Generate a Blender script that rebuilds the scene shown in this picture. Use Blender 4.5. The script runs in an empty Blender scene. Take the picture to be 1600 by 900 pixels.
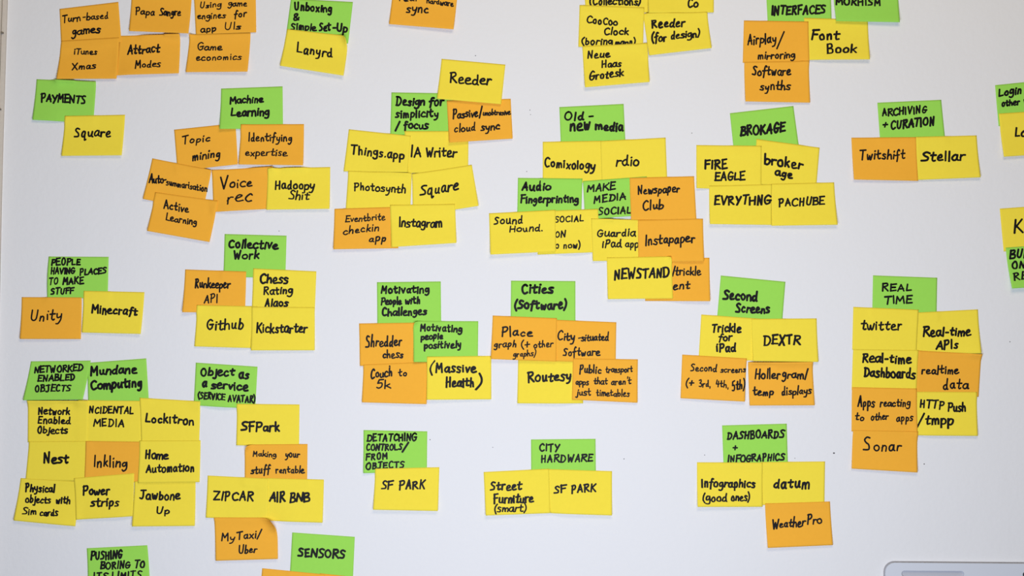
import bpy, bmesh, math, random
import numpy as np
from mathutils import Vector

# ------------------------------------------------------------------ scene, camera, light
scene = bpy.context.scene
COL = scene.collection
S = 0.00078            # metres on the wall per photograph pixel
D = 1.80               # camera to wall
ZC = 1.45              # height of the picture centre on the wall
CX, CY = 800.0, 450.0

cam_data = bpy.data.cameras.new('camera')
cam_data.sensor_width = 36.0
cam_data.lens = 36.0 * D / (1600 * S)
cam_data.clip_start = 0.01
cam = bpy.data.objects.new('camera', cam_data)
COL.objects.link(cam)
cam.location = (0, -D, ZC)
cam.rotation_euler = (math.radians(90), 0, 0)
scene.camera = cam

world = bpy.data.worlds.new('world')
scene.world = world
world.use_nodes = True
bg = world.node_tree.nodes['Background']
bg.inputs[0].default_value = (0.86, 0.86, 0.92, 1)
bg.inputs[1].default_value = 0.05

def area(name, loc, target, sx, sy, power, color):
    d = bpy.data.lights.new(name, 'AREA')
    d.shape = 'RECTANGLE'
    d.size, d.size_y = sx, sy
    d.energy = power
    d.color = color
    o = bpy.data.objects.new(name, d)
    COL.objects.link(o)
    o.location = loc
    o.rotation_euler = (Vector(target) - Vector(loc)).to_track_quat('-Z', 'Y').to_euler()
    return o

area('cool_fill', (0.0, -1.22, 1.06), (0.0, 0, 1.72), 0.75, 0.36, 16.6, (0.785, 0.85, 1.0))  # added cool light below the view, placed to shape the wall's brightness
area('ceiling_lamp', (0.25, -1.4, 2.6), (0.05, 0, 1.45), 0.9, 0.6, 11.2, (1.0, 0.81, 0.50))

scene.view_settings.view_transform = 'Standard'
scene.view_settings.look = 'None'
scene.view_settings.exposure = 0.0
scene.view_settings.gamma = 1.0
scene.view_settings.use_curve_mapping = False

def P(px, py, h=0.0):
    """a point of the wall (measured in photograph pixels), h metres in front of it"""
    return ((px - CX) * S, -h, ZC - (py - CY) * S)

# ------------------------------------------------------------------ materials
def new_mat(name, color, rough=0.8, bump=None, translucent=0.0, metallic=0.0, mottle=0.0):
    m = bpy.data.materials.new(name)
    m.use_nodes = True
    nt = m.node_tree
    b = nt.nodes['Principled BSDF']
    b.inputs['Base Color'].default_value = (*color, 1)
    b.inputs['Roughness'].default_value = rough
    b.inputs['Metallic'].default_value = metallic
    tc = nt.nodes.new('ShaderNodeTexCoord')
    if mottle:
        n = nt.nodes.new('ShaderNodeTexNoise')
        n.inputs['Scale'].default_value = 220
        n.inputs['Detail'].default_value = 4
        r = nt.nodes.new('ShaderNodeMapRange')
        r.inputs[3].default_value = 1 - mottle
        r.inputs[4].default_value = 1 + mottle
        mx = nt.nodes.new('ShaderNodeMixRGB')
        mx.blend_type = 'MULTIPLY'
        mx.inputs[0].default_value = 1.0
        mx.inputs[1].default_value = (*color, 1)
        nt.links.new(tc.outputs['Object'], n.inputs['Vector'])
        nt.links.new(n.outputs[0], r.inputs[0])
        nt.links.new(r.outputs[0], mx.inputs[2])
        nt.links.new(mx.outputs[0], b.inputs['Base Color'])
    if bump:
        prev = None
        for scale, dist, strength in bump:
            n = nt.nodes.new('ShaderNodeTexNoise')
            n.inputs['Scale'].default_value = scale
            n.inputs['Detail'].default_value = 5
            bp = nt.nodes.new('ShaderNodeBump')
            bp.inputs['Distance'].default_value = dist
            bp.inputs['Strength'].default_value = strength
            nt.links.new(tc.outputs['Object'], n.inputs['Vector'])
            nt.links.new(n.outputs[0], bp.inputs['Height'])
            if prev:
                nt.links.new(prev.outputs[0], bp.inputs['Normal'])
            prev = bp
        nt.links.new(prev.outputs[0], b.inputs['Normal'])
    if translucent:
        tr = nt.nodes.new('ShaderNodeBsdfTranslucent')
        tr.inputs[0].default_value = (*color, 1)
        mix = nt.nodes.new('ShaderNodeMixShader')
        mix.inputs[0].default_value = translucent
        out = nt.nodes['Material Output']
        nt.links.new(b.outputs[0], mix.inputs[1])
        nt.links.new(tr.outputs[0], mix.inputs[2])
        nt.links.new(mix.outputs[0], out.inputs[0])
    b.inputs['Specular IOR Level'].default_value = 0.15
    return m

MAT = {
    'y': new_mat('yellow_paper', (0.98, 0.79, 0.065), 0.85, [(900, 0.0002, 0.25)], 0.06, mottle=0.03),
    'o': new_mat('orange_paper', (0.98, 0.48, 0.045), 0.85, [(900, 0.0002, 0.25)], 0.06, mottle=0.03),
    'g': new_mat('green_paper', (0.36, 0.77, 0.105), 0.85, [(900, 0.0002, 0.25)], 0.06, mottle=0.03),
}
INK = new_mat('marker_ink', (0.006, 0.005, 0.006), 0.55)
M_WALL = new_mat('painted_plaster', (0.80, 0.80, 0.805), 0.75, [(14, 0.0030, 0.25), (160, 0.0006, 0.45), (45, 0.0010, 0.25)], mottle=0.012)
M_SPECK = new_mat('wall_speck', (0.12, 0.11, 0.11), 0.9)
M_TRIM = new_mat('beige_paint', (0.66, 0.60, 0.51), 0.6, [(60, 0.001, 0.3)], mottle=0.05)
M_TRIM_EDGE = new_mat('dull_beige_paint', (0.58, 0.525, 0.455), 0.7, [(60, 0.001, 0.3)], mottle=0.08)
M_GAP = new_mat('dark_gap', (0.20, 0.175, 0.145), 0.9)
M_METAL = new_mat('silver_painted_metal', (0.66, 0.69, 0.75), 0.5, metallic=0.05)
M_SLOT = new_mat('slot_metal', (0.50, 0.51, 0.56), 0.5, metallic=0.15)
M_SEAM_SHADE = new_mat('grey_seam_shade', (0.34, 0.33, 0.35), 0.8)  # dark grey painted in for the shaded seam around the plate
M_BLACK = new_mat('black_plastic', (0.03, 0.03, 0.035), 0.5)

def link_mesh(name, verts, faces, mat, parent=None, smooth=True):
    me = bpy.data.meshes.new(name)
    me.from_pydata(verts, [], faces)
    me.materials.append(mat)
    if smooth:
        me.polygons.foreach_set('use_smooth', [True] * len(me.polygons))
    me.update()
    o = bpy.data.objects.new(name, me)
    COL.objects.link(o)
    if parent is not None:
        o.parent = parent
    return o

def bm_obj(name, bm, mat, parent=None):
    bmesh.ops.recalc_face_normals(bm, faces=bm.faces)
    me = bpy.data.meshes.new(name)
    bm.to_mesh(me)
    bm.free()
    me.materials.append(mat)
    o = bpy.data.objects.new(name, me)
    COL.objects.link(o)
    if parent is not None:
        o.parent = parent
    return o

def box(bm, x0, x1, y0, y1, z0, z1):
    r = bmesh.ops.create_cube(bm, size=1)
    for v in r['verts']:
        v.co = Vector(((x0 + x1) / 2 + v.co.x * (x1 - x0), (y0 + y1) / 2 + v.co.y * (y1 - y0), (z0 + z1) / 2 + v.co.z * (z1 - z0)))

def prism(bm, pts, y0, y1):
    """pts: (x, z) outline, extruded from y0 to y1"""
    f = [bm.verts.new((x, y0, z)) for x, z in pts]
    b = [bm.verts.new((x, y1, z)) for x, z in pts]
    n = len(pts)
    bm.faces.new(f)
    bm.faces.new(b[::-1])
    for i in range(n):
        bm.faces.new((f[i], b[i], b[(i + 1) % n], f[(i + 1) % n]))

# ------------------------------------------------------------------ the setting
bm = bmesh.new()
box(bm, -1.6, 1.6, 0.0, 0.12, 0.0, 2.6)
wall = bm_obj('wall_back', bm, M_WALL)
wall['kind'] = 'structure'

# small nail holes and dirt specks on the paint
for px, py, r in ((743, 87, 0.9), (828, 172, 0.8), (829, 179, 0.7), (823, 268, 0.8), (1081, 208, 0.8), (1578, 534, 0.9), (436, 361, 0.8),
                  (672, 687, 0.9), (1303, 708, 1.6), (1444, 725, 1.1), (975, 717, 0.9), (8, 54, 1.2), (770, 699, 0.7), (1101, 711, 0.8), (1242, 716, 0.7)):
    vs, fs = [], []
    n = 10
    for ring, hh in ((1.0, 0.00005), (0.5, 0.00025)):
        for k in range(n):
            a = 2 * math.pi * k / n
            vs.append(P(px + r * ring * math.cos(a), py + 0.8 * r * ring * math.sin(a), hh))
    for k in range(n):
        fs.append((k, (k + 1) % n, n + (k + 1) % n, n + k))
    fs.append(tuple(range(n, 2 * n)))
    link_mesh('speck', vs, fs, M_SPECK, wall)

# old beige moulding at the left edge, leaning slightly out of plumb
def trim_edge(py):
    t = py / 450.0
    return 12.5 - 12.0 * t - 1.0 * math.sin(t * 3.1)
def strip(name, off0, off1, h0, h1, mat, parent=None):
    bm_ = bmesh.new()
    rows = []
    for k in range(46):
        py = -120 + k * 30
        e = trim_edge(py)
        pts = [P(e + off0, py, 0.0), P(e + off0, py, h0), P(e + off0 * 0.6 + off1 * 0.4, py, max(h0, h1)), P(e + off1, py, h1), P(e + off1, py, 0.0)]
        rows.append([bm_.verts.new(p) for p in pts])
    for a, b in zip(rows, rows[1:]):
        for i in range(5):
            j = (i + 1) % 5
            bm_.faces.new((a[i], b[i], b[j], a[j]))
    bm_.faces.new(rows[0])
    bm_.faces.new(rows[-1][::-1])
    return bm_obj(name, bm_, mat, parent)
trim = strip('trim_1', -90, -6.5, 0.012, 0.010, M_TRIM)
trim['kind'] = 'structure'
strip('bead', -5.6, 0.0, 0.006, 0.003, M_TRIM_EDGE, trim)
strip('gap', -6.6, -5.5, 0.0035, 0.0035, M_GAP, trim)
for py in (53, 172, 290, 410):
    bm = bmesh.new()
    e = trim_edge(py)
    x0, _, z0 = P(e - 6.5, py - 1.2)
    x1, _, z1 = P(e - 2.5, py + 1.2)
    box(bm, x0, x1, -0.0075, 0.0, z1, z0)
    bm_obj('nick', bm, M_GAP, trim)

# ------------------------------------------------------------------ handwriting
def parse(s):
    out = []
    for st in s.split(';'):
        st = st.strip()
        sm = st.startswith('~')
        out.append((sm, [tuple(float(c) for c in p.split(',')) for p in st.lstrip('~').split()]))
    return out
GLYPHS = {}
for line in '''
a 50 ~42,48 26,56 8,42 5,18 18,2 34,12 42,40;~43,54 42,26 44,8 51,2
b 47 6,100 6,3;~6,30 22,52 42,40 40,12 22,0 6,8
c 46 ~42,46 28,56 10,42 5,20 20,2 44,8
d 50 ~38,42 22,50 6,34 8,8 24,2 38,20;~40,100 39,50 40,10 48,1
e 47 ~4,25 30,32 39,45 26,56 8,44 5,18 18,1 49,6
f 40 ~42,92 30,100 21,80 19,30 15,-20;2,50 38,55
g 47 ~40,50 20,56 6,38 12,16 32,20 40,45;~41,54 43,10 36,-22 18,-34 2,-26
h 47 6,100 6,0;~6,28 22,52 36,44 41,0
i 17 8,52 9,0;8,76 11,79
j 26 ~20,52 20,-10 10,-30 -6,-26;20,76 23,79
k 46 7,100 6,0;40,54 8,24;16,30 45,0
l 17 8,100 9,0
m 67 7,52 6,0;~6,28 18,52 30,44 33,0;~33,28 46,52 58,42 61,0
n 47 7,52 6,0;~6,30 22,54 38,44 41,0
o 49 ~26,55 8,44 5,18 20,1 40,8 44,36 30,54 20,53
p 47 7,52 6,-36;~6,34 22,54 42,42 38,12 20,2 6,12
q 50 ~38,44 22,54 6,38 8,8 26,4 38,36;~40,52 38,-28 46,-38 54,-26
r 38 7,52 6,0;~6,28 18,50 37,50
s 42 ~40,50 20,56 8,44 22,30 36,18 28,2 3,4
t 42 ~20,88 18,30 20,8 30,2 40,8;2,54 42,58
u 50 ~6,52 8,14 20,2 36,14 41,50;~41,54 42,14 50,2
v 43 4,52 20,2 40,55
w 62 ~4,52 10,8 20,3 30,36;~30,40 36,6 46,4 58,56
x 45 4,54 42,0;42,54 4,0
y 47 ~6,54 10,26 24,18 40,34;~43,54 38,0 24,-30 4,-34
z 46 6,52 38,52 6,0 42,2
A 59 4,0 30,100 55,0;11,34 50,38
B 56 8,100 9,0;~4,96 40,98 42,66 12,52;~12,52 50,44 48,6 6,2
C 58 ~54,84 36,100 10,74 8,28 28,0 56,12
D 62 10,98 11,2;~2,98 40,92 58,50 38,6 5,1
E 54 9,98 9,2;6,96 50,99;9,52 43,54;6,3 53,5
F 52 10,98 9,-2;6,95 52,100;9,52 44,54
G 62 ~54,86 34,100 10,72 8,26 28,0 50,14 54,44;30,44 60,47
H 61 8,100 9,0;53,100 52,0;8,48 53,53
I 20 9,100 11,0
J 59 ~36,98 38,30 26,2 4,10;8,96 60,99
K 57 9,100 8,0;52,98 10,44;20,52 56,0
L 50 10,100 8,4 48,6
M 70 6,0 10,98 34,36 58,98 65,0
N 62 8,0 10,98 50,2 55,100
O 64 ~32,100 10,78 6,34 24,2 48,8 58,50 44,94 26,98
P 54 10,98 8,-4;~4,95 40,100 50,74 36,50 8,46
R 58 9,98 8,0;~4,95 42,99 47,72 10,50;18,52 57,1
S 54 ~52,90 30,100 12,82 24,58 44,40 40,8 4,5
T 58 2,96 58,100;31,98 28,0
U 60 ~8,100 8,26 26,0 46,18 54,100
V 58 4,100 28,0 56,102
W 76 4,100 20,0 37,66 54,0 73,102
X 58 4,100 54,0;54,100 4,0
Y 56 4,100 28,50;54,100 18,-8
Z 58 6,98 50,98 6,2 56,4
3 46 ~6,92 34,98 38,70 16,54 44,36 36,4 4,6
4 50 14,98 6,36 46,40;36,80 34,-2
5 48 44,98 14,94 10,56;~10,56 38,58 42,18 22,0 4,8
( 24 ~24,112 7,76 5,30 22,-16
) 26 ~4,112 21,76 20,30 2,-16
- 34 4,36 30,38
+ 48 25,76 22,14;2,44 46,47
/ 36 33,104 3,-10
. 14 5,3 9,5
, 14 9,6 5,-14
' 14 9,100 7,78
& 52 ~46,2 14,60 16,92 36,92 36,68 8,34 12,4 34,4 50,34
'''.strip().split('\n'):
    ch, w, st = line.split(' ', 2)
    GLYPHS[ch] = (float(w), parse(st))
GLYPHS[' '] = (30.0, [])

def catmull(pts, n):
    out = []
    p = [pts[0]] + pts + [pts[-1]]
    for i in range(1, len(p) - 2):
        a, b, c, d = (np.array(q) for q in p[i - 1:i + 3])
        for k in range(n):
            t = k / n
            out.append(tuple(0.5 * (2 * b + (c - a) * t + (2 * a - 5 * b + 4 * c - d) * t * t + (3 * b - a - 3 * c + d) * t ** 3)))
    out.append(pts[-1])
    return out

def write(text, x0, y0, x1, y1, H, rnd, low):
    """one written word or line as polylines in photograph pixels"""
    gap = 12.0
    total = sum(GLYPHS[c][0] + gap for c in text) - gap
    sx = (x1 - x0) / total
    sy = H / 100.0
    slope = (y1 - y0) / max(x1 - x0, 1)
    pen = 0.0
    strokes = []
    for c in text:
        w, sts = GLYPHS[c]
        rot = rnd.uniform(-0.10, 0.08)
        dy = rnd.uniform(-6, 6)
        gs = rnd.uniform(0.86, 1.08)
        ws = rnd.uniform(0.84, 1.12)
        for sm, pts in sts:
            q = []
            for x, y in pts:
                if c.islower():      # small letters stay low, stems keep their height
                    y = y * (low if y > 0 else 1.0) if y <= 60 else 60 * low + (y - 60) * (100 - 60 * low) / 40
                x += rnd.uniform(-2.6, 2.6)
                y += rnd.uniform(-3.0, 3.0)
                gx = (x - w / 2) * ws
                q.append((pen + w / 2 + gx * math.cos(rot) + y * (math.sin(rot) * 0.8 + 0.07) - 3, (y * gs - gx * math.sin(rot)) + dy))
            if sm:
                q = catmull(q, 4)
            else:
                qq = []
                for a, b in zip(q, q[1:]):
                    for k in range(4):
                        t = k / 4
                        qq.append((a[0] + (b[0] - a[0]) * t, a[1] + (b[1] - a[1]) * t))
                qq.append(q[-1])
                q = qq
            strokes.append([(x0 + u * sx, y0 + u * sx * slope - v * sy) for u, v in q])
        pen += w + gap
    return strokes

# ------------------------------------------------------------------ sticky notes
# colour, four corners (top left, top right, bottom right, bottom left; photograph pixels on the wall), label, writing, options
NOTES = []
def N(color, corners, label, text='', **kw):
    c = [float(v) for v in corners.replace(',', ' ').split()]
    NOTES.append(dict(color=color, q=[(c[i], c[i + 1]) for i in (0, 2, 4, 6)], label=label, text=text, **kw))

# --- top left block
N('o', '206,-14 300,-9 296,53.5 203,49.5', 'orange sticky note at the top edge, left of the "Using game engines" note', 'Papa 212.5,22.5,242,24.5,12|Sangre 250,25,282.5,25,13')
N('o', '187,56 282,54 280.5,115.2 181,118.6', 'orange sticky note reading "Attract Modes"', 'Attract 200,86,249.5,81,16|Modes 212.5,107.5,252,104,12')
N('o', '93,14 185,3 190,66 96,76', 'tilted orange sticky note reading "Turn-based games"', 'Turn 98,35.5,126,32,12|-based 130,31.5,169.5,29,11|games 112.8,54.5,157,51,14')
N('o', '96,64 186.5,58.5 183.6,123.7 89.7,124.3', 'orange sticky note ending in "Xmas", bottom left of the top left block', 'iTunes 116,84.5,152,85,10|Xmas 114,109.5,150.5,108,12')
N('o', '302.5,-14 399.5,-14 400.7,51 306.3,54', 'orange sticky note reading "Using game engines for app UIs"', 'Using 312.5,13,346,10.5,9.5|game 357,9.5,385.6,9,10|engines 308.7,29.5,352.6,28,10.5|for 366,28,385.6,26,12|app 313.8,50,338.4,49.5,11.5|UIs 351.6,47,377,46,10.5', curl=1.0)
N('o', '296.8,54.4 391.9,52 388,113 290.8,113.4', 'orange sticky note reading "Game economics"', 'Game 309,78.5,347,78,11.5|economics 307,95,378,93.5,11')
N('g', '454.6,-2 551.5,3.2 544,68 446,63', 'green sticky note reading "Unboxing & Simple Set-Up"', 'Unboxing 460,15.5,519,20,12|& 459,32,468,32,11|Simple 454.6,46,494,48.5,10.5|Set 499,48.5,516,48,12|-Up 520.7,48.5,542.5,51,12', bold=1)
N('y', '448.9,45.5 545.5,56.5 537.7,119.4 438,103.5', 'yellow sticky note with a curled top right corner, under the green "Unboxing" note', 'Lanyrd 464,82.5,520,91,15', corner=(1, 0, 20, 14))
N('o', '615.5,-26 716,-18 709,47.2 608,38.4', 'lone orange sticky note ending in "sync", cut by the top edge', 'real 623.5,1.5,652,2,9|hardware 667,5,708.5,10,10|sync 635,20,670,20.8,16', curl=3.5)

# --- payments
N('g', '57.2,123.8 150.6,128 146,192.5 52,187.8', 'green sticky note reading "PAYMENTS"', 'PAYMENTS 65,159,134,161.5,12', bold=1)
N('y', '102,181.4 195.5,179.3 191.8,243.2 96.7,244', 'yellow sticky note overlapping the lower right corner of the green "PAYMENTS" note', 'Square 116.5,213.5,173.5,214,14', curl=3)

# --- machine learning
N('o', '272,202.7 368,192.5 372,257 277.5,268', 'orange sticky note reading "Topic mining"', 'Topic 285,225,329,219.5,12|mining 301,251,345,245.5,14')
N('g', '345.5,138.5 441.6,135 442.3,201 344.1,202.2', 'green sticky note reading "Machine Learning"', 'Machine 360,161.5,411,160,11|Learning 361.7,182,421,180.5,12.5', bold=1)
N('o', '376.8,194.6 475,193.9 474.7,258.9 373.4,257.5', 'orange sticky note reading "Identifying expertise"', 'Identifying 388,220.5,456.5,221,13|expertise 384,243.5,449.5,244.5,12')
N('o', '331,266 427,260.5 430,326 334,331.5', 'orange sticky note reading "Voice rec"', 'V 345,296,357,294,18|oice 359,293.5,394.5,291,17|rec 355.6,318,395,315.5,23')
N('o', '238,247.4 331,266 317,329.6 224,311', 'tilted orange sticky note reading "Auto-summarisation"', 'Auto- 233.6,285.5,260,286.5,14|summarisation 260,289,324,299.5,11')
N('o', '243,300.5 341,314 328.4,378.4 231,361', 'tilted orange sticky note reading "Active Learning"', 'Active 256.5,325.5,295,331.5,13|Learning 260,344,308,352,12')
N('y', '418.6,263 516,261 515.6,326.6 416.6,328', 'lone yellow sticky note beside the orange "Voice rec" note', 'Hadoopy 430,295,491,296.5,13|Shit 452,311.5,483,312,13')

# --- design for simplicity
N('g', '611.6,144.4 708,146 705,212 610,210.4', 'green sticky note reading "Design for simplicity / focus"', 'Design 618.6,165,663.6,164.5,13|for 670.6,166,693.6,163,13|simplicity 618,184,685,183,12|/ 618.5,203.5,624,203.5,13|focus 631.6,201.5,669,201,12', bold=1)
N('y', '632,205 732,205 731.6,266 637,271', 'yellow sticky note tucked below the orange "cloud sync" note and right of a seam', 'IA 641.8,244.5,658,244.5,16|Writer 665.6,245.5,713,245,15')
N('y', '545,202 642,212.5 637,269.5 537,268', 'tilted yellow sticky note below left of the green "Design for simplicity" note', 'Things.app 549,240,631.6,249,14')
N('y', '544.3,267 643.7,270.6 641,331 540,330', 'yellow sticky note directly above the orange "checkin app" note', 'Photosynth 553.5,297,633.8,301.5,12')
N('y', '644,272 737.3,257.5 748,322 645,338', 'strongly tilted yellow sticky note, third row right in the "Design for simplicity" cluster', 'Square 657,306,716.6,295.5,15')
N('o', '522.6,326.3 622,323.3 622.5,388 521.3,389.7', 'orange sticky note ending in "checkin app"', 'Eventbrite 540,347,602,343,11|checkin 537,366.5,592.5,360.5,12|app 577,378,603.7,376.5,13')
N('y', '609.4,320.3 711,319 713.4,379.8 612,386.3', 'yellow sticky note right of the orange "checkin app" note', 'Instagram 623.5,355,691,355,14')
N('o', '698,157 798,154.4 801,217 702,223.5', 'orange sticky note reading "Passive/unobtrusive cloud sync"', 'Passive 708,184.5,747,182,14|/ 748.5,183,754.5,183,17|unobtrusive 754.8,180.5,797.5,179,9|cloud 710,207,743,204.5,13|sync 752,204,781,203,14', curl=3)
N('y', '690,92 789.7,101 783,163.4 683,155', 'tilted yellow sticky note overlapping the top of the orange "cloud sync" note', 'Reeder 703,128.5,768,133.5,16', curl=3)

# --- old new media
N('g', '874,167.4 974.4,162.4 977.4,228 876.4,230', 'green sticky note reading "Old - new media"', 'Old 881.6,188,912.5,187,12|- 919.5,186,928,185.5,12|new 891,204,923,203,19|media 931,202.5,974,204.5,14', bold=1)
N('y', '848,221.6 946,220 942,286 848,285', 'yellow sticky note lower left of the green "Old - new media" note', 'Comixology 850.5,260,929.6,266,14')
N('y', '938,220.4 1040,215 1042.4,281 940,284', 'yellow sticky note lower right of the green "Old - new media" note', 'rdio 963,260,999,259,15')
N('g', '910.8,283 1010.5,275.8 1013,336 914,343', 'green sticky note reading "MAKE MEDIA SOCIAL"', 'MAKE 917.5,300,961.7,295.5,11|MEDIA 927.5,318,978,311.5,11|SOCIAL 935,336,985.5,334,11', bold=1)
N('g', '809.3,278 910,279.2 908,344 808,343', 'green sticky note reading "Audio Fingerprinting"', 'Audio 815,297.5,861,297,13|Fingerprinting 814,317,904,316,12', bold=1)
N('y', '838,330 934.5,326.7 936,394 840,398', 'half hidden yellow sticky note reading "SOCIAL" and "ON", below the "Audio Fingerprinting" note', 'SOCIAL 866,347.5,912,346,9.5|ON 867.5,371.5,884,370,9.5|o now) 868,388,907,387.5,10')
N('y', '764,333.3 868,328 868.5,393 766.3,398', 'yellow sticky note at the lower left of the green "Audio Fingerprinting" note', 'Sound 771.7,351,817,348.5,12|Hound. 796,362.5,848,361,10')
N('o', '983.5,278 1084.5,275.3 1088,343 985.8,345.5', 'orange sticky note ending in "Club", right of the "MAKE MEDIA SOCIAL" note', 'Newspaper 996.5,303,1062,299.5,14|Club 1004.5,328.5,1037,325.5,15')
N('y', '923.5,341.5 1020,344.5 1021,407 926,408', 'yellow sticky note ending in "app", below the green "MAKE MEDIA SOCIAL" note', 'Guardia 933,369.5,993,369,12|iPad 941,386.5,971,386.5,12|app 977,386.5,998,386.5,11')
N('o', '1007,404 1108.5,402.7 1108.9,470.6 1008,470.3', 'orange sticky note ending in "trickle ...ent", partly covered by the "NEWSTAND" note', '/ 1050.8,430,1054.5,430,15|trickle 1055,429.5,1095,429.5,13|ent 1052,452,1077.5,451,14')
N('o', '996.5,344 1098.4,341.7 1099.6,408.4 997.4,410', 'orange sticky note between the "Club" note above and the "trickle" note below', 'Instapaper 1008,382.5,1085.4,378,17')
N('y', '948,402.5 1049.5,400.5 1051.3,466.4 949.4,467.3', 'yellow sticky note reading "NEWSTAND" with a rounded top right corner', 'NEWSTAND 960,437,1046,433,15', corner=(1, 0, 9, 7), bold=1)

# --- top yellow block
N('y', '911,-46 1012,-46 1013,20 915,18', 'yellow sticky note reading "(Collections)" at the top edge', '(Collections) 921.6,7,1001,8,12', bold=1)
N('y', '1011,-46 1116,-46 1114.8,20 1013,21', 'yellow sticky note ending in "Co" at the top edge', 'Co 1074.6,11.5,1090.6,10.5,12', bold=1)
N('y', '1004.7,21.7 1104.8,19 1111.4,76 1013.8,87.3', 'tilted yellow sticky note ending in "(for design)"', 'Reeder 1018,44,1070,40.5,13|(for 1019,67,1041,64,13|design) 1048,62,1093.5,57.5,12', bold=1)
N('y', '905.5,8 1006.5,12 1004.7,74 903.6,73.5', 'yellow sticky note with "Clock" written above a half hidden bracketed line', 'CooCoo 917,36,965,39.5,11|Clock 944,54,982,54,11|(boring 909,70,957.5,70,11|mann) 961,72,992.5,70,10', bold=1)
N('y', '909.8,72.5 1011.3,67.4 1014.5,129 913.6,137.5', 'yellow sticky note diagonally below left of the "(for design)" note', 'Neue 917.5,91.5,953,89,11|Haas 940,106.5,971,104,11|Grotesk 920.6,127,974,119.5,13', bold=1)

# --- interfaces
N('g', '1196,-32 1297.5,-32 1299.5,36 1199.5,36', 'green sticky note reading "INTERFACES" at the top edge', 'INTERFACES 1205,23,1289.6,20.5,13', bold=1, curl=1.0)
N('y', '1256,28 1356,31 1357.6,94 1260,94.3', 'yellow sticky note below the green "MORHISM" note', 'Font 1267.5,62.5,1311,63,15|Book 1291,85,1337.5,82.5,14', bold=1)
N('g', '1300,-30 1402.5,-30 1404,36.2 1305.3,34', 'green sticky note ending in "MORHISM" at the top edge', 'MORHISM 1306,7.5,1376,9.5,12', bold=1, curl=4.0)
N('o', '1162.3,32 1263,33.8 1264,99 1160.4,98.2', 'orange sticky note ending in "mirroring"', 'Airplay 1168,69.5,1213,67.5,17|/ 1214.5,74,1224,74,22|mirroring 1184.5,92.5,1242,91,13')
N('o', '1162.7,97 1263.7,95.4 1265,161 1163.6,159.3', 'orange sticky note reading "Software synths"', 'Software 1175,117.5,1235.5,117.5,15|synths 1187,142,1234.5,139.5,15')

# --- brokage
N('g', '1140.4,177 1239.6,165.6 1249,236 1147,241', 'green sticky note reading "BROKAGE"', 'BROKAGE 1157,212.5,1226.6,205,15', bold=1)
N('y', '1181.8,217.3 1280.7,230.7 1275,296 1178,287', 'tilted yellow sticky note reading "broker age"', 'broker 1194.5,256,1254,264.5,15|age 1211,274.5,1238,278.5,14', bold=1)
N('y', '1088,226.7 1189.8,228 1189.5,297 1087.8,294.4', 'yellow sticky note left of the "broker age" note', 'FIRE 1100.5,263.5,1136.6,263,14|EAGLE 1117,281.5,1164,281,12.5', bold=1)
N('y', '1205,287.3 1303.3,285 1307.3,351.6 1204.5,353', 'yellow sticky note diagonally below right of the "broker age" note', 'PACHUBE 1216.7,322.5,1288,320.5,12.5', bold=1)
N('y', '1107.8,290.5 1206,288 1205,351.8 1108.2,350.4', 'yellow sticky note at the bottom left of the "BROKAGE" cluster', 'EVRYTHNG 1116,320,1204,319.5,14', bold=1)

# --- archiving
N('g', '1370.8,160.6 1470.6,156 1477,222 1375.2,222', 'green sticky note reading "ARCHIVING + CURATION"', 'ARCHIVING 1378.5,181,1448,176.5,11|+ 1379.5,200,1387,199.5,11|CURATION 1392,201.5,1460,195,13', bold=1)
N('o', '1330.2,215.2 1431.5,214.3 1434,283 1333,281', 'orange sticky note under the green "ARCHIVING + CURATION" note', 'Twitshift 1343,249.5,1414,249,16', curl=3)
N('y', '1430.7,214 1526,211.6 1530.5,277.6 1433.5,281.5', 'yellow sticky note under the green "ARCHIVING + CURATION" note', 'Stellar 1440,252.5,1507,250.5,14', bold=1)

# --- right edge
N('g', '1554.7,133.2 1653,123 1658,190 1560,197', 'green sticky note reading "Login other", cut by the right edge', 'Login 1560.7,150.5,1596,145.5,12|other 1565,166,1593,163,10|w 1599,162,1611,161,11', bold=1)
N('y', '1560.3,177.6 1659,171 1664,239 1566.4,245.5', 'yellow sticky note reading "Lo", cut by the right edge below the "Login" note', 'Lo 1585,213.5,1603,213,14', bold=1, curl=3)
N('y', '1562,326 1660,319 1666,386 1568,393', 'yellow sticky note at the right edge above the green "BUI ON RE" note', 'KI 1584.5,365,1606,363.5,21', bold=1)
N('g', '1571,387 1668,380 1676,445 1578.3,450.8', 'green sticky note reading "BUI ON RE", cut by the right edge', 'BUI 1577.7,403.5,1602,402,12|ON 1580.5,420.5,1601,419,12|RE 1582,439,1604,437,12', bold=1, curl=4)

# --- people making
N('g', '76.1,400.9 169.8,401.4 168.5,466 74,466', 'green sticky note reading "PEOPLE HAVING PLACES TO MAKE STUFF"', 'PEOPLE 80.5,414.5,125.6,413.5,10|HAVING 79.6,428.5,117,427.5,9.5|PLACES 125,429.5,166,427,9.5|TO 77,444,91,444,10|MAKE 98,444,131,443,10|STUFF 80,460,115.5,458.5,9.5', bold=1, left=3.0)
N('o', '34,464.2 128,464.7 127.4,529.7 32.7,529.5', 'orange sticky note overlapping the lower left of the green "PEOPLE HAVING PLACES" note', 'Unity 48.5,501.5,97,499.5,18', curl=3)
N('y', '131,454.4 225.8,456.5 221.4,521.6 128.6,519.5', 'yellow sticky note overlapping the lower right of the green "PEOPLE HAVING PLACES" note', 'Minecraft 144,489.5,215,492.5,13', bold=1)

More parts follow.
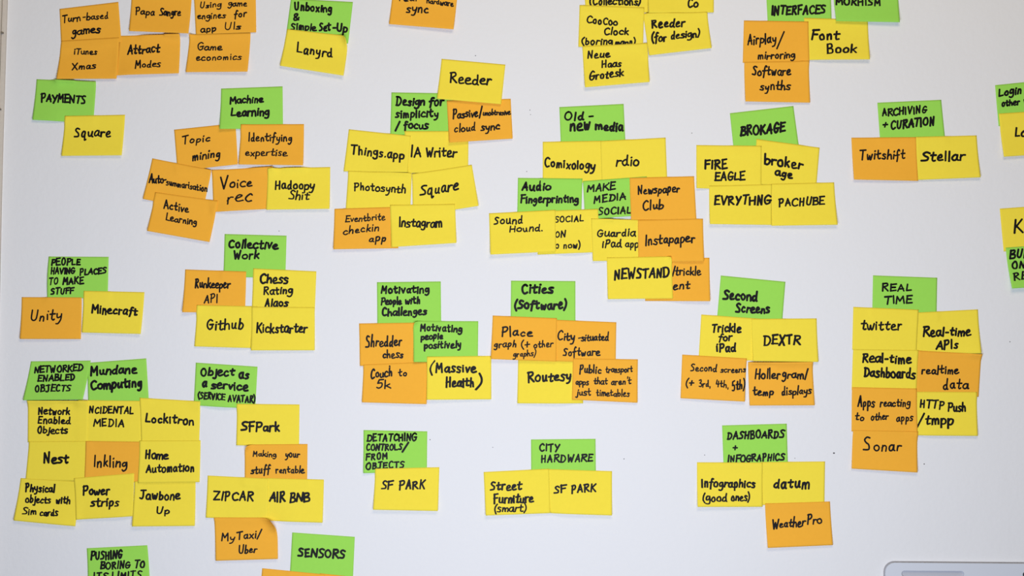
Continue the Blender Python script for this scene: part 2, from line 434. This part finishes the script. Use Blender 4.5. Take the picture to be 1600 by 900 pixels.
# --- collective work
N('g', '351,365.7 447.8,368.3 446,434 349.3,432.8', 'green sticky note reading "Collective Work"', 'Collective 357,387,434,388.5,13|Work 365,404,405,404,12', bold=1)
N('o', '289.3,421 385,424.3 383,489 286.2,487.7', 'orange sticky note ending in "API"', 'Runkeeper 304.5,449.5,359.5,450,15|API 319.3,473,340.7,472.5,12')
N('y', '396,419.4 494.4,424 491.8,490 393.5,485', 'yellow sticky note reading "Chess Rating"', 'Chess 406.7,442.5,450.5,442,15|Rating 412,459.5,457,459,12|Alaos 414,479.5,450,478.5,12', bold=1)
N('y', '308.2,476.6 403,478.6 401,544 304.4,541.2', 'yellow sticky note directly under the orange "API" note', 'Github 323.3,514.5,380.5,514.5,16')
N('y', '393.5,479.4 491.8,480 492.2,547.2 392.9,547.2', 'yellow sticky note directly under the "Chess Rating" note', 'Kickstarter 401.5,520,480,520,15')

# --- motivating people
N('g', '589,441 688.7,439.8 689.4,506 589.7,507', 'green sticky note reading "Motivating People with Challenges"', 'Motivating 595,458.5,671,457,12|People 596,475.5,627.5,475,11|with 633.4,474.5,656.7,474,11|Challenges 597,493,667,492,12', bold=1)
N('o', '561,505.4 657,504 660,572 562.6,571.7', 'orange sticky note ending in "chess"', 'Shredder 571.5,542.5,628,540,17|chess 598,559.5,630,558.5,13')
N('o', '568,569.8 667.2,565.4 666.8,631.2 565.7,628.4', 'orange sticky note ending in "5k"', 'Couch 579,591,613,587.5,15|to 623,588,636,587.5,12|5k 588,606.5,611,606,13')
N('g', '645.5,501.5 747.3,501.9 746.6,566 646.7,565.4', 'green sticky note with a curled top left corner, reading "Motivating people positively"', 'Motivating 657,517,722,519,11|people 658,530.5,692,529,10|positively 663,544.5,721,543.5,11', bold=1, corner=(0, 0, 13, 9))
N('y', '667.2,557.2 767.6,556 767.6,623.7 666.8,624.2', 'yellow sticky note with its two words in brackets, right of the orange "5k" note', '( 671,583,676,583,17|Massive 681,580.5,744,582.5,14|Health 696.4,605,741,604,15|) 745,606,753.6,606,18', bold=1)

# --- cities software
N('g', '798.5,438.6 899,439.3 899,502 798,500', 'green sticky note reading "Cities (Software)"', 'Cities 815,458.5,864.5,457.5,14|(Software) 804,483,885.5,482.5,14', bold=1)
N('y', '809.5,562 911,562 911,630.2 808.3,630', 'lone yellow sticky note of the "Cities (Software)" cluster', 'Routesy 825,597,893,594.5,15', bold=1)
N('o', '864,499.5 963,503.5 962,567 862,564', 'orange sticky note reading "City-situated Software"', 'City 871.5,531,898,532,15|-situated 904,532.5,950.7,531.5,12|Software 879.5,556,937,555.5,13')
N('o', '769.8,493 870.2,497.2 869,564.7 767,560.7', 'orange sticky note reading "Place graph (+ other graphs)"', 'Place 784,525.5,832,524.5,15|graph 772,543.5,807,541.5,12|(+ 815,543.5,828,543.5,12|other 834,543,864,541,11|graphs) 802,557.5,837,556,10')
N('o', '895.2,560.2 996.7,561.4 995.7,629 893.5,624.2', "orange sticky note reading \"Public transport apps that aren't just timetables\"", "Public 905,583,939.5,583,14|transport 946.5,582,988.5,581,11|apps 899.4,601,920,601,11|that 928,600,949,600,11|aren't 955,600.5,986,600,11|just 900.5,618,923,617,12|timetables 931.6,618.5,983.4,619,11")

# --- second screens
N('g', '1126.2,430.5 1227.2,440.3 1221.8,506 1120.4,497', 'green sticky note reading "Second Screens"', 'Second 1130,467,1183,470,14|Screens 1149.7,487.5,1202.7,489.5,13', bold=1)
N('y', '1095.7,491.4 1195,498.5 1190,564.2 1091.5,560', 'yellow sticky note at the lower left of the green "Second Screens" note', 'Trickle 1112,518.5,1157.5,518.5,13|for 1123,532.5,1144,532,12|iPad 1119.6,549,1149.5,549,13', bold=1)
N('y', '1174,498.2 1276,497.5 1277.8,565.4 1176,564', 'yellow sticky note at the lower right of the green "Second Screens" note', 'DEXTR 1193.5,539,1249.7,538,16', bold=1)
N('o', '1065.9,554 1166.8,560 1163,627.2 1063,622', 'orange sticky note reading "Second screens (+ 3rd, 4th, 5th)"', 'Second 1079,580,1119.6,580,12|screens 1126,582,1165,582,10|(+ 1071.5,603.5,1084,603.5,13|3rd, 1092,604,1110,604.5,11|4th, 1118,604,1138,606,11|5th) 1143.5,610,1163.5,607,15')
N('o', '1168.5,565.9 1269.5,565.4 1272,633 1170.5,633.3', 'orange sticky note ending in "temp displays"', 'Holler 1179.5,591,1219,591,16|gram/ 1222,590,1262.6,591,15|temp 1176.6,617.5,1208,617.5,14|displays 1221,617.5,1267.5,615,13')

# --- real time
N('g', '1364,430.3 1464.4,434 1463,499 1362.6,496', 'green sticky note reading "REAL TIME"', 'REAL 1378,455,1424.5,454,11|TIME 1381.6,474.5,1425.6,474,12', bold=1)
N('y', '1429,488.5 1528,483.4 1531.7,552 1431,553', 'yellow sticky note reading "Real-time APIs"', 'Real-time 1443,525.5,1516.3,524,14|APIs 1463,545,1496.7,544,14', bold=1)
N('y', '1333.2,479.5 1435,484 1432,549 1331.4,546.5', 'yellow sticky note at the lower left of the green "REAL TIME" note', 'twitter 1346,514.5,1409,516,15')
N('y', '1332.7,546 1435,547 1432,610 1330.5,609', 'yellow sticky note reading "Real-time Dashboards"', 'Real-time 1347,565.5,1423.6,567.5,14|Dashboards 1350,588,1430,591.5,15', bold=1)
N('o', '1434.8,547.7 1533.3,553.3 1528.9,620 1431.5,615', 'orange sticky note reading "realtime data"', 'realtime 1440,584.5,1498,583,14|data 1473,608,1513,607.5,16')
N('y', '1430.5,611.9 1526.3,612.3 1526.3,680.7 1430.5,680', 'yellow sticky note reading "HTTP Push"', 'HTTP 1436.7,637,1474.5,638.5,12|Push 1481.5,642,1508.8,643,13|/ 1433,666,1443,666,21|tmpp 1445,663,1489,663,15', bold=1)
N('o', '1331,604.9 1432.2,607 1433,676 1330.3,674', 'orange sticky note reading "Apps reacting to other apps"', 'Apps 1340.3,635.5,1366.7,635,16|reacting 1375,635.5,1422,634.5,13|to 1336,656.5,1350,656.5,12|other 1361,656.5,1387.7,655,12|apps 1400.5,658.5,1426.7,657,12')
N('o', '1332.6,672 1433.7,674 1432,737.6 1329.8,731.8', 'orange sticky note at the very bottom of the "REAL TIME" column', 'S 1349,703,1360,703,20|onar 1365,703.5,1408,703.5,18', curl=3)

# --- networked objects
N('g', '136,567 228.6,560 232.8,627 138,627', 'green sticky note reading "Mundane Computing"', 'Mundane 141.8,586.5,213.6,582.5,13|Computing 142.5,608,222.4,604.5,14', bold=1)
N('g', '48.4,564.6 142,563.4 131,624 37.4,625', 'skewed green sticky note reading "NETWORKED ENABLED OBJECTS"', 'NETWORKED 54,582.5,129.4,579.5,10|ENABLED 59,596,118,594,9.5|OBJECTS 55.6,612.5,111,610.5,10', bold=1)
N('y', '124,625 220,626.3 221,691 125,690', 'yellow sticky note reading "NCIDENTAL MEDIA"', 'NCIDENTAL 139.3,645,208.6,646.5,10|MEDIA 146.6,666,194,666,11', bold=1)
N('y', '43.6,625.6 138,625.8 137,691 43.6,691', 'yellow sticky note reading "Network Enabled Objects"', 'Network 60,647.5,109,647.5,11|Enabled 59,661.5,110,662,11|Objects 58,676.5,106,678,11', bold=1)
N('g', '306,566.6 402.4,573 399,638.5 302.8,633.2', 'green sticky note reading "Object as a service (SERVICE AVATAR)"', 'Object 313.6,587.5,366,586.5,13|as 373.5,591.5,389.5,591.5,14|a 316,604,324,604,14|service 331,607,387.4,610,13|(SERVICE 310,622.5,352,625,9.5|AVATAR) 357,627,399,629,10', bold=1)
N('y', '218.4,621.4 313.4,627 311.4,690 221,690', 'yellow sticky note right of the "NCIDENTAL MEDIA" note', 'Lockitron 227,659,303,663.5,13', bold=1)
N('y', '45.6,689.7 140,689 136,752 40,750', 'yellow sticky note directly below the "Network Enabled Objects" note', 'Nest 68,724,107,723.5,15', bold=1)
N('o', '134.4,689 222,690.3 217,754 132,752', 'lone orange sticky note in the "Network Enabled Objects" grid', 'Inkling 146.4,729.5,199,729.5,18')
N('y', '32.4,747 126,752.5 119.4,821.4 23,812.4', 'tilted yellow sticky note reading "Physical objects with Sim cards"', 'Physical 40,767.5,85.6,769.5,12|objects 41,785,79.6,786,11|with 88,786.5,110,786.5,11|Sim 36.6,803.5,58.6,803.5,10.5|cards 64,805,91.6,806,11', bold=1)
N('y', '115.8,747 210,739 208.5,806 120,811.4', 'yellow sticky note reading "Power strips"', 'Power 130,772.5,171.6,772,13|strips 143,791.5,186.6,790,13', bold=1)
N('y', '210.5,752 305.6,752 305.4,821 208,821.4', 'yellow sticky note directly below the "Home Automation" note', 'Jawbone 218.6,780,281.4,780.5,13|Up 245.6,802.5,266,802.5,10', bold=1)
N('y', '218.4,688.4 313.6,688 312.4,753 216,754.4', 'yellow sticky note reading "Home Automation"', 'Home 227,717,262.4,717,13|Automation 229,738,304,736,12', bold=1, curl=1.8)

# --- object as a service
N('y', '370.4,630.8 468,632 467.4,698 369.6,695.6', 'yellow sticky note overlapping the green "Object as a service" note', 'SFPark 378,672.5,437.5,674,14', bold=1)
N('o', '382.4,694.5 480.6,693.7 480,757 382.6,756', 'orange sticky note reading "Making your stuff rentable"', 'Making 395,712.5,432,714,9|your 446,714.5,468,714.5,12|stuff 392.6,740,422,739,13|rentable 431,738.5,475.5,739,12', corner=(0, 0, 14, 9))
N('y', '408,746.5 506.2,749.3 504.6,816 410,813', 'yellow sticky note under the right half of the orange "Making your stuff rentable" note', 'AIR 422,784,446,783,15|BNB 453,785,484,783,14', bold=1)
N('y', '324.5,743 419,747.6 419.2,814 322.2,808.3', 'yellow sticky note under the left half of the orange "Making your stuff rentable" note', 'ZIPCAR 334,781,396,782.5,13', bold=1)
N('o', '334.8,808.3 433,808.5 435,872.4 337.8,875.4', 'orange sticky note with curled top right corner, upper left of the "SENSORS" note', 'My 346.4,845,367,845,12|Taxi/ 370.5,842.5,408,840.5,13|Uber 374.4,864,402,862.5,13', corner=(1, 0, 24, 16), curl=3)

# --- bottom edge
N('g', '135.6,856.6 230.3,851.9 236,917 139,921', 'green sticky note reading "PUSHING BORING TO ITS LIMITS" at the bottom edge', 'PUSHING 142.5,874.5,191,872,12|BORING TO 157.5,889,227,886.5,11|ITS LIMITS 146.6,906,221.5,903,11', bold=1)
N('g', '456.6,831.9 554.4,838.8 551.5,905 453,898.5', 'green sticky note reading "SENSORS" at the bottom edge', 'SENSORS 466,869,539,872.5,13', bold=1)
N('o', '500,895.5 600,906 596,970 497,960', 'thin orange sticky note sliver at the bottom edge, under the right of "SENSORS"', '')
N('o', '409.7,887.8 508,897.3 502,962 404,953', 'blank orange sticky note at the bottom edge, under the left of "SENSORS"', '')

# --- detaching controls
N('g', '568,672 667.6,674 667,738 568,738.8', 'green sticky note reading "DETATCHING CONTROLS / FROM OBJECTS"', 'DETATCHING 574,689,651,688.5,11|CONTROLS 572.5,703,628,703,10|/ 629.7,704,638,704,13|FROM 572,718.5,606,717,9.5|OBJECTS 571.7,733,631.7,731,10', bold=1)
N('y', '586.5,732 686.5,730 684.5,797.5 583.5,795.5', 'yellow sticky note under the green "DETATCHING CONTROLS" note', 'SF 596,765,614,763.5,12.5|PARK 624,765,664,762.5,12.5', bold=1, curl=4)

# --- city hardware
N('g', '829.7,686.7 930.5,685.7 931,736 830,738', 'green sticky note reading "CITY HARDWARE"', 'CITY 843,705,874,704.5,11|HARDWARE 845,722.5,926,721,10.5', bold=1)
N('y', '846,732.5 956.3,736.2 955.8,804.5 860,801.3', 'yellow sticky note right of the "Street Furniture (smart)" note', 'SF 865,770,884.7,770,12|PARK 893,770,931,768,12', bold=1)
N('y', '755.6,737.5 858,732.3 859.5,801.2 759,804.5', 'yellow sticky note reading "Street Furniture (smart)"', 'Street 766,766,814.7,764.5,13|Furniture 771.7,786.5,833.3,785,14|(smart) 772.5,799.5,822.5,798.5,11', bold=1)

# --- dashboards
N('g', '1128.2,664.7 1229.3,662 1231,729 1130.5,729', 'green sticky note reading "DASHBOARDS + INFOGRAPHICS"', 'DASHBOARDS 1136,686.5,1225,683.5,11.5|+ 1145,704,1152,704,10|INFOGRAPHICS 1137,722,1225.7,718.5,10.5', bold=1)
N('y', '1188,721.8 1289.2,721 1288,788 1190,789', 'yellow sticky note directly above the bottom orange note of the "DASHBOARDS" cluster', 'datum 1208.6,762.5,1265.5,762.5,15', bold=1)
N('y', '1089,722.3 1191.5,722.5 1191,791.4 1089,791', 'yellow sticky note reading "Infographics (good ones)"', 'Infographics 1096,761,1180,761,13|(good 1097.6,783,1135,782.5,12|ones) 1142,782.5,1171,782,12', bold=1)
N('o', '1195,786.5 1296.8,783.5 1300.5,851 1198.6,855.2', 'orange sticky note overlapping the bottom of the "DASHBOARDS" cluster', 'Weather 1207,825.5,1258,821.5,14|Pro 1260.6,818.5,1284,817.5,14', curl=3)

# ------------------------------------------------------------------ build the notes, lowest first
OX, OY = 200, 200                       # margin of the height raster around the picture
HM = np.zeros((900 + 2 * OY, 1600 + 2 * OX))   # height of the topmost surface at each pixel (metres)
NU, NV = 34, 23
PAPER, GAP = 0.00010, 0.00026

def bil(q, u, v):
    (ax, ay), (bx, by), (cx, cy), (dx, dy) = q
    x = (ax * (1 - u) + bx * u) * (1 - v) + (dx * (1 - u) + cx * u) * v
    y = (ay * (1 - u) + by * u) * (1 - v) + (dy * (1 - u) + cy * u) * v
    return x, y

def inv_bil(q, x, y):
    u = v = 0.5
    for _ in range(8):
        px, py = bil(q, u, v)
        e = 1e-3
        ux, uy = bil(q, u + e, v)
        vx, vy = bil(q, u, v + e)
        a, c, b, d = (ux - px) / e, (uy - py) / e, (vx - px) / e, (vy - py) / e
        det = a * d - b * c
        rx, ry = x - px, y - py
        u += (rx * d - ry * b) / det
        v += (ry * a - rx * c) / det
    return u, v

def inside(q, x, y, pad=0.0):
    u, v = inv_bil(q, x, y)
    return -pad < u < 1 + pad and -pad < v < 1 + pad

def box_max(a, r):
    out = a.copy()
    for ax in (0, 1):
        src = out.copy()
        for k in range(-r, r + 1):
            out = np.maximum(out, np.roll(src, k, axis=ax))
    return out

def smooth_grid(h, n):
    for _ in range(n):
        p = np.pad(h, 1, mode='edge')
        h = (p[:-2, 1:-1] + p[2:, 1:-1] + p[1:-1, :-2] + p[1:-1, 2:] + 2 * h) / 6
    return h

U, V = np.meshgrid(np.linspace(0, 1, NU), np.linspace(0, 1, NV))

def build_note(i, n):
    rnd = random.Random(1000 + i)
    q = n['q']
    X, Y = bil(q, U, V)
    # how far the free lower edge stands off the wall; pressed flat where a later note is stuck over it
    curl = n.get('curl', rnd.uniform(2.6, 4.2)) * 0.00135
    free = []
    for u in np.linspace(0, 1, NU):
        c = 1.0
        for vv in (0.95, 0.8):
            x, y = bil(q, u, vv)
            for m in NOTES[i + 1:]:
                if abs(m['q'][0][0] - x) < 130 and abs(m['q'][0][1] - y) < 120 and inside(m['q'], x, y, 0.05):
                    c = min(c, 0.12 if vv > 0.9 else 0.4)
        free.append(c)
    free = np.array(free)
    for _ in range(6):
        free = np.convolve(np.pad(free, 2, mode='edge'), np.ones(5) / 5, mode='valid')
    tilt = rnd.uniform(-0.35, 0.35)
    prof = np.clip((V - 0.22) / 0.78, 0, 1) ** 1.7
    own = 0.0002 + curl * prof * free[None, :] * (1 + tilt * (2 * U - 1))
    if n.get('left'):
        own = own + n['left'] * 0.001 * np.clip(1 - U / 0.35, 0, 1) ** 2 * np.sin(np.pi * np.clip(V, 0, 1))
    # lie over what is already stuck there
    xi = np.clip(np.round(X + OX).astype(int), 4, HM.shape[1] - 5)
    yi = np.clip(np.round(Y + OY).astype(int), 4, HM.shape[0] - 5)
    y0, y1, x0, x1 = yi.min() - 4, yi.max() + 5, xi.min() - 4, xi.max() + 5
    sub = HM[y0:y1, x0:x1]
    near, wide = box_max(sub, 2), box_max(sub, 4)
    need = near[yi - y0, xi - x0]
    h = np.maximum(own, np.where(wide[yi - y0, xi - x0] > 0, wide[yi - y0, xi - x0] + GAP, 0))
    h = smooth_grid(h, 6)
    h = np.maximum(h, np.where(need > 0, need + GAP, 0.0002))
    # a curled corner rolls away from the wall
    XX, YY, HH = X.copy(), Y.copy(), h.copy()
    if n.get('corner'):
        cu, cv, length, rad = n['corner']
        kx, ky = q[{(0, 0): 0, (1, 0): 1, (1, 1): 2, (0, 1): 3}[(cu, cv)]]
        mx, my = bil(q, 0.5, 0.5)
        # crease runs across the corner; d is the distance past it
        dx, dy = kx - mx, ky - my
        dy *= 1.25
        L = math.hypot(dx, dy)
        dx, dy = dx / L, dy / L
        d = (X - kx) * dx + (Y - ky) * dy + length
        dd = np.clip(d, 0, None)
        ang = np.minimum(dd / rad, 1.75)
        extra = np.clip(dd - 1.75 * rad, 0, None)
        new = rad * np.sin(ang) + extra * math.cos(1.75)
        XX = X + (new - dd) * dx
        YY = Y + (new - dd) * dy
        HH = h + (rad * (1 - np.cos(ang)) + extra * math.sin(1.75)) * S
    # the mesh: front sheet, back sheet, edge
    verts, faces = [], []
    for k, t in ((0, 0.0), (1, PAPER)):
        for a in range(NV):
            for b in range(NU):
                verts.append(P(XX[a, b], YY[a, b], HH[a, b] - t))
    off = NU * NV
    def idx(a, b, k=0):
        return k * off + a * NU + b
    for a in range(NV - 1):
        for b in range(NU - 1):
            faces.append((idx(a, b), idx(a + 1, b), idx(a + 1, b + 1), idx(a, b + 1)))
            faces.append((idx(a, b, 1), idx(a, b + 1, 1), idx(a + 1, b + 1, 1), idx(a + 1, b, 1)))
    rim = [(0, b) for b in range(NU)] + [(a, NU - 1) for a in range(1, NV)] + [(NV - 1, b) for b in range(NU - 2, -1, -1)] + [(a, 0) for a in range(NV - 2, 0, -1)]
    for r0, r1 in zip(rim, rim[1:] + rim[:1]):
        faces.append((idx(*r0), idx(*r1), idx(*r1, 1), idx(*r0, 1)))
    # origin at the note's centre
    c = Vector(P(*bil(q, 0.5, 0.5), 0))
    verts = [tuple(Vector(v) - c) for v in verts]
    note = link_mesh('sticky_note', verts, faces, MAT[n['color']])
    note.location = c
    note['label'] = n['label']
    note['category'] = 'sticky note'
    note['group'] = {'y': 'yellow', 'o': 'orange', 'g': 'green'}[n['color']] + ' sticky notes on the white wall'

    # handwriting on the paper
    if n['text']:
        base_w = {'g': 3.4, 'y': 3.15, 'o': 2.5}[n['color']]
        if n['color'] == 'y' and not n.get('bold'):
            base_w = 2.75
        iv, ifc = [], []
        def lift(x, y):
            u, v = inv_bil(q, x, y)
            if not (0.004 < u < 0.996 and 0.004 < v < 0.996):
                return None
            fu, fv = u * (NU - 1), v * (NV - 1)
            b, a = min(int(fu), NU - 2), min(int(fv), NV - 2)
            fu -= b
            fv -= a
            def lerp(A):
                return (A[a, b] * (1 - fu) + A[a, b + 1] * fu) * (1 - fv) + (A[a + 1, b] * (1 - fu) + A[a + 1, b + 1] * fu) * fv
            return Vector(P(lerp(XX), lerp(YY), lerp(HH) + 0.00009)) - c
        for item in n['text'].split('|'):
            txt, num = item.rsplit(' ', 1)
            x0_, y0_, x1_, y1_, H = (float(t) for t in num.split(','))
            w = base_w * min(1.06, max(0.80, H / 13.5))
            for st in write(txt, x0_, y0_, x1_, y1_, H, rnd, 0.90 if n['color'] == 'o' else 1.10):
                ww = w * rnd.uniform(0.92, 1.1)
                prev = None
                for k, (x, y) in enumerate(st):
                    p = lift(x, y)
                    if p is None:
                        prev = None
                        continue
                    r = ww / 2 * (1.06 if k in (0, len(st) - 1) else 1.0) * S
                    s0 = len(iv)
                    for m in range(9):
                        a = 2 * math.pi * m / 9
                        iv.append((p.x + r * math.cos(a), p.y, p.z + r * math.sin(a)))
                    ifc.append(tuple(range(s0, s0 + 9)))
                    if prev is not None:
                        d = Vector((p.x - prev.x, 0, p.z - prev.z))
                        if d.length > 1e-7:
                            d.normalize()
                            nx, nz = -d.z * ww / 2 * S, d.x * ww / 2 * S
                            s1 = len(iv)
                            iv += [(prev.x + nx, prev.y, prev.z + nz), (p.x + nx, p.y, p.z + nz), (p.x - nx, p.y, p.z - nz), (prev.x - nx, prev.y, prev.z - nz)]
                            ifc.append((s1 + 3, s1 + 2, s1 + 1, s1))
                    prev = p
        if iv:
            ink = link_mesh('handwriting', iv, ifc, INK, note, smooth=False)
            ink['label'] = 'black marker handwriting'

    # raise the height raster
    fu = np.linspace(0, 1, 260)
    fv = np.linspace(0, 1, 180)
    FU, FV = np.meshgrid(fu, fv)
    gx, gy = FU * (NU - 1), FV * (NV - 1)
    b = np.minimum(gx.astype(int), NU - 2)
    a = np.minimum(gy.astype(int), NV - 2)
    gx -= b
    gy -= a
    hh = (h[a, b] * (1 - gx) + h[a, b + 1] * gx) * (1 - gy) + (h[a + 1, b] * (1 - gx) + h[a + 1, b + 1] * gx) * gy
    PX, PY = bil(q, FU, FV)
    np.maximum.at(HM, (np.clip(np.round(PY + OY).astype(int), 0, HM.shape[0] - 1), np.clip(np.round(PX + OX).astype(int), 0, HM.shape[1] - 1)), hh)

for i, n in enumerate(NOTES):
    build_note(i, n)

# ------------------------------------------------------------------ silver plate at the lower right
def rounded(x0, y0, x1, y1, r, n=8):
    """outline in photograph pixels"""
    pts = []
    for cx, cy, a0 in ((x1 - r, y0 + r, -90), (x1 - r, y1 - r, 0), (x0 + r, y1 - r, 90), (x0 + r, y0 + r, 180)):
        for k in range(n + 1):
            a = math.radians(a0 + 90 * k / n)
            pts.append((cx + r * math.cos(a), cy + r * math.sin(a)))
    return pts

def plate_with_holes(bm, outline, holes, h0, h1):
    edges = []
    loops = []
    for loop in [outline] + holes:
        vs = [bm.verts.new(P(x, y, h1)) for x, y in loop]
        loops.append(vs)
        edges += [bm.edges.new((vs[k], vs[(k + 1) % len(vs)])) for k in range(len(vs))]
    bmesh.ops.triangle_fill(bm, use_beauty=True, use_dissolve=False, edges=edges)
    front = list(bm.faces)
    r = bmesh.ops.extrude_face_region(bm, geom=front)
    for e in r['geom']:
        if isinstance(e, bmesh.types.BMVert):
            e.co.y = -h0

plate = bpy.data.objects.new('metal_plate', None)
COL.objects.link(plate)
plate.location = P(1560, 960, 0)
plate['label'] = 'silver metal plate with rounded corner and slots at the lower right'
plate['category'] = 'metal plate'
inv = Vector(plate.location)
def plate_part(name, bm, mat):
    for v in bm.verts:
        v.co -= inv
    return bm_obj(name, bm, mat, plate)
bm = bmesh.new()
plate_with_holes(bm, rounded(1382, 878, 1800, 1040, 15), [rounded(1407, 890.0, 1504.5, 899.6, 4.7), rounded(1596, 890.2, 1695, 899.8, 4.7)], 0.0013, 0.0050)
bmesh.ops.rotate(bm, verts=bm.verts, cent=Vector(P(1382, 878)), matrix=__import__('mathutils').Matrix.Rotation(math.radians(0.45), 3, 'Y'))
plate_part('body', bm, M_METAL)
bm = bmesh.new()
prism(bm, [(P(x, y)[0], P(x, y)[2]) for x, y in rounded(1380.6, 876.7, 1801, 1041, 16)], -0.0012, -0.0002)  # slightly larger dark ring, stands in for the shadow line between plate and wall
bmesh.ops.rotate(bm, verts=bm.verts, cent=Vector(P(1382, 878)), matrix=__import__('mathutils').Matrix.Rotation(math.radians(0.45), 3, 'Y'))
plate_part('seam_shade', bm, M_SEAM_SHADE)
for x0, x1, mat, nm in ((1404, 1508, M_SLOT, 'slot_back'), (1592, 1699, M_BLACK, 'slot_back')):
    bm = bmesh.new()
    a, _, b = P(x0, 887)
    c2, _, d2 = P(x1, 908)
    box(bm, a, c2, -0.0025, -0.0013, d2, b)
    plate_part(nm, bm, mat)
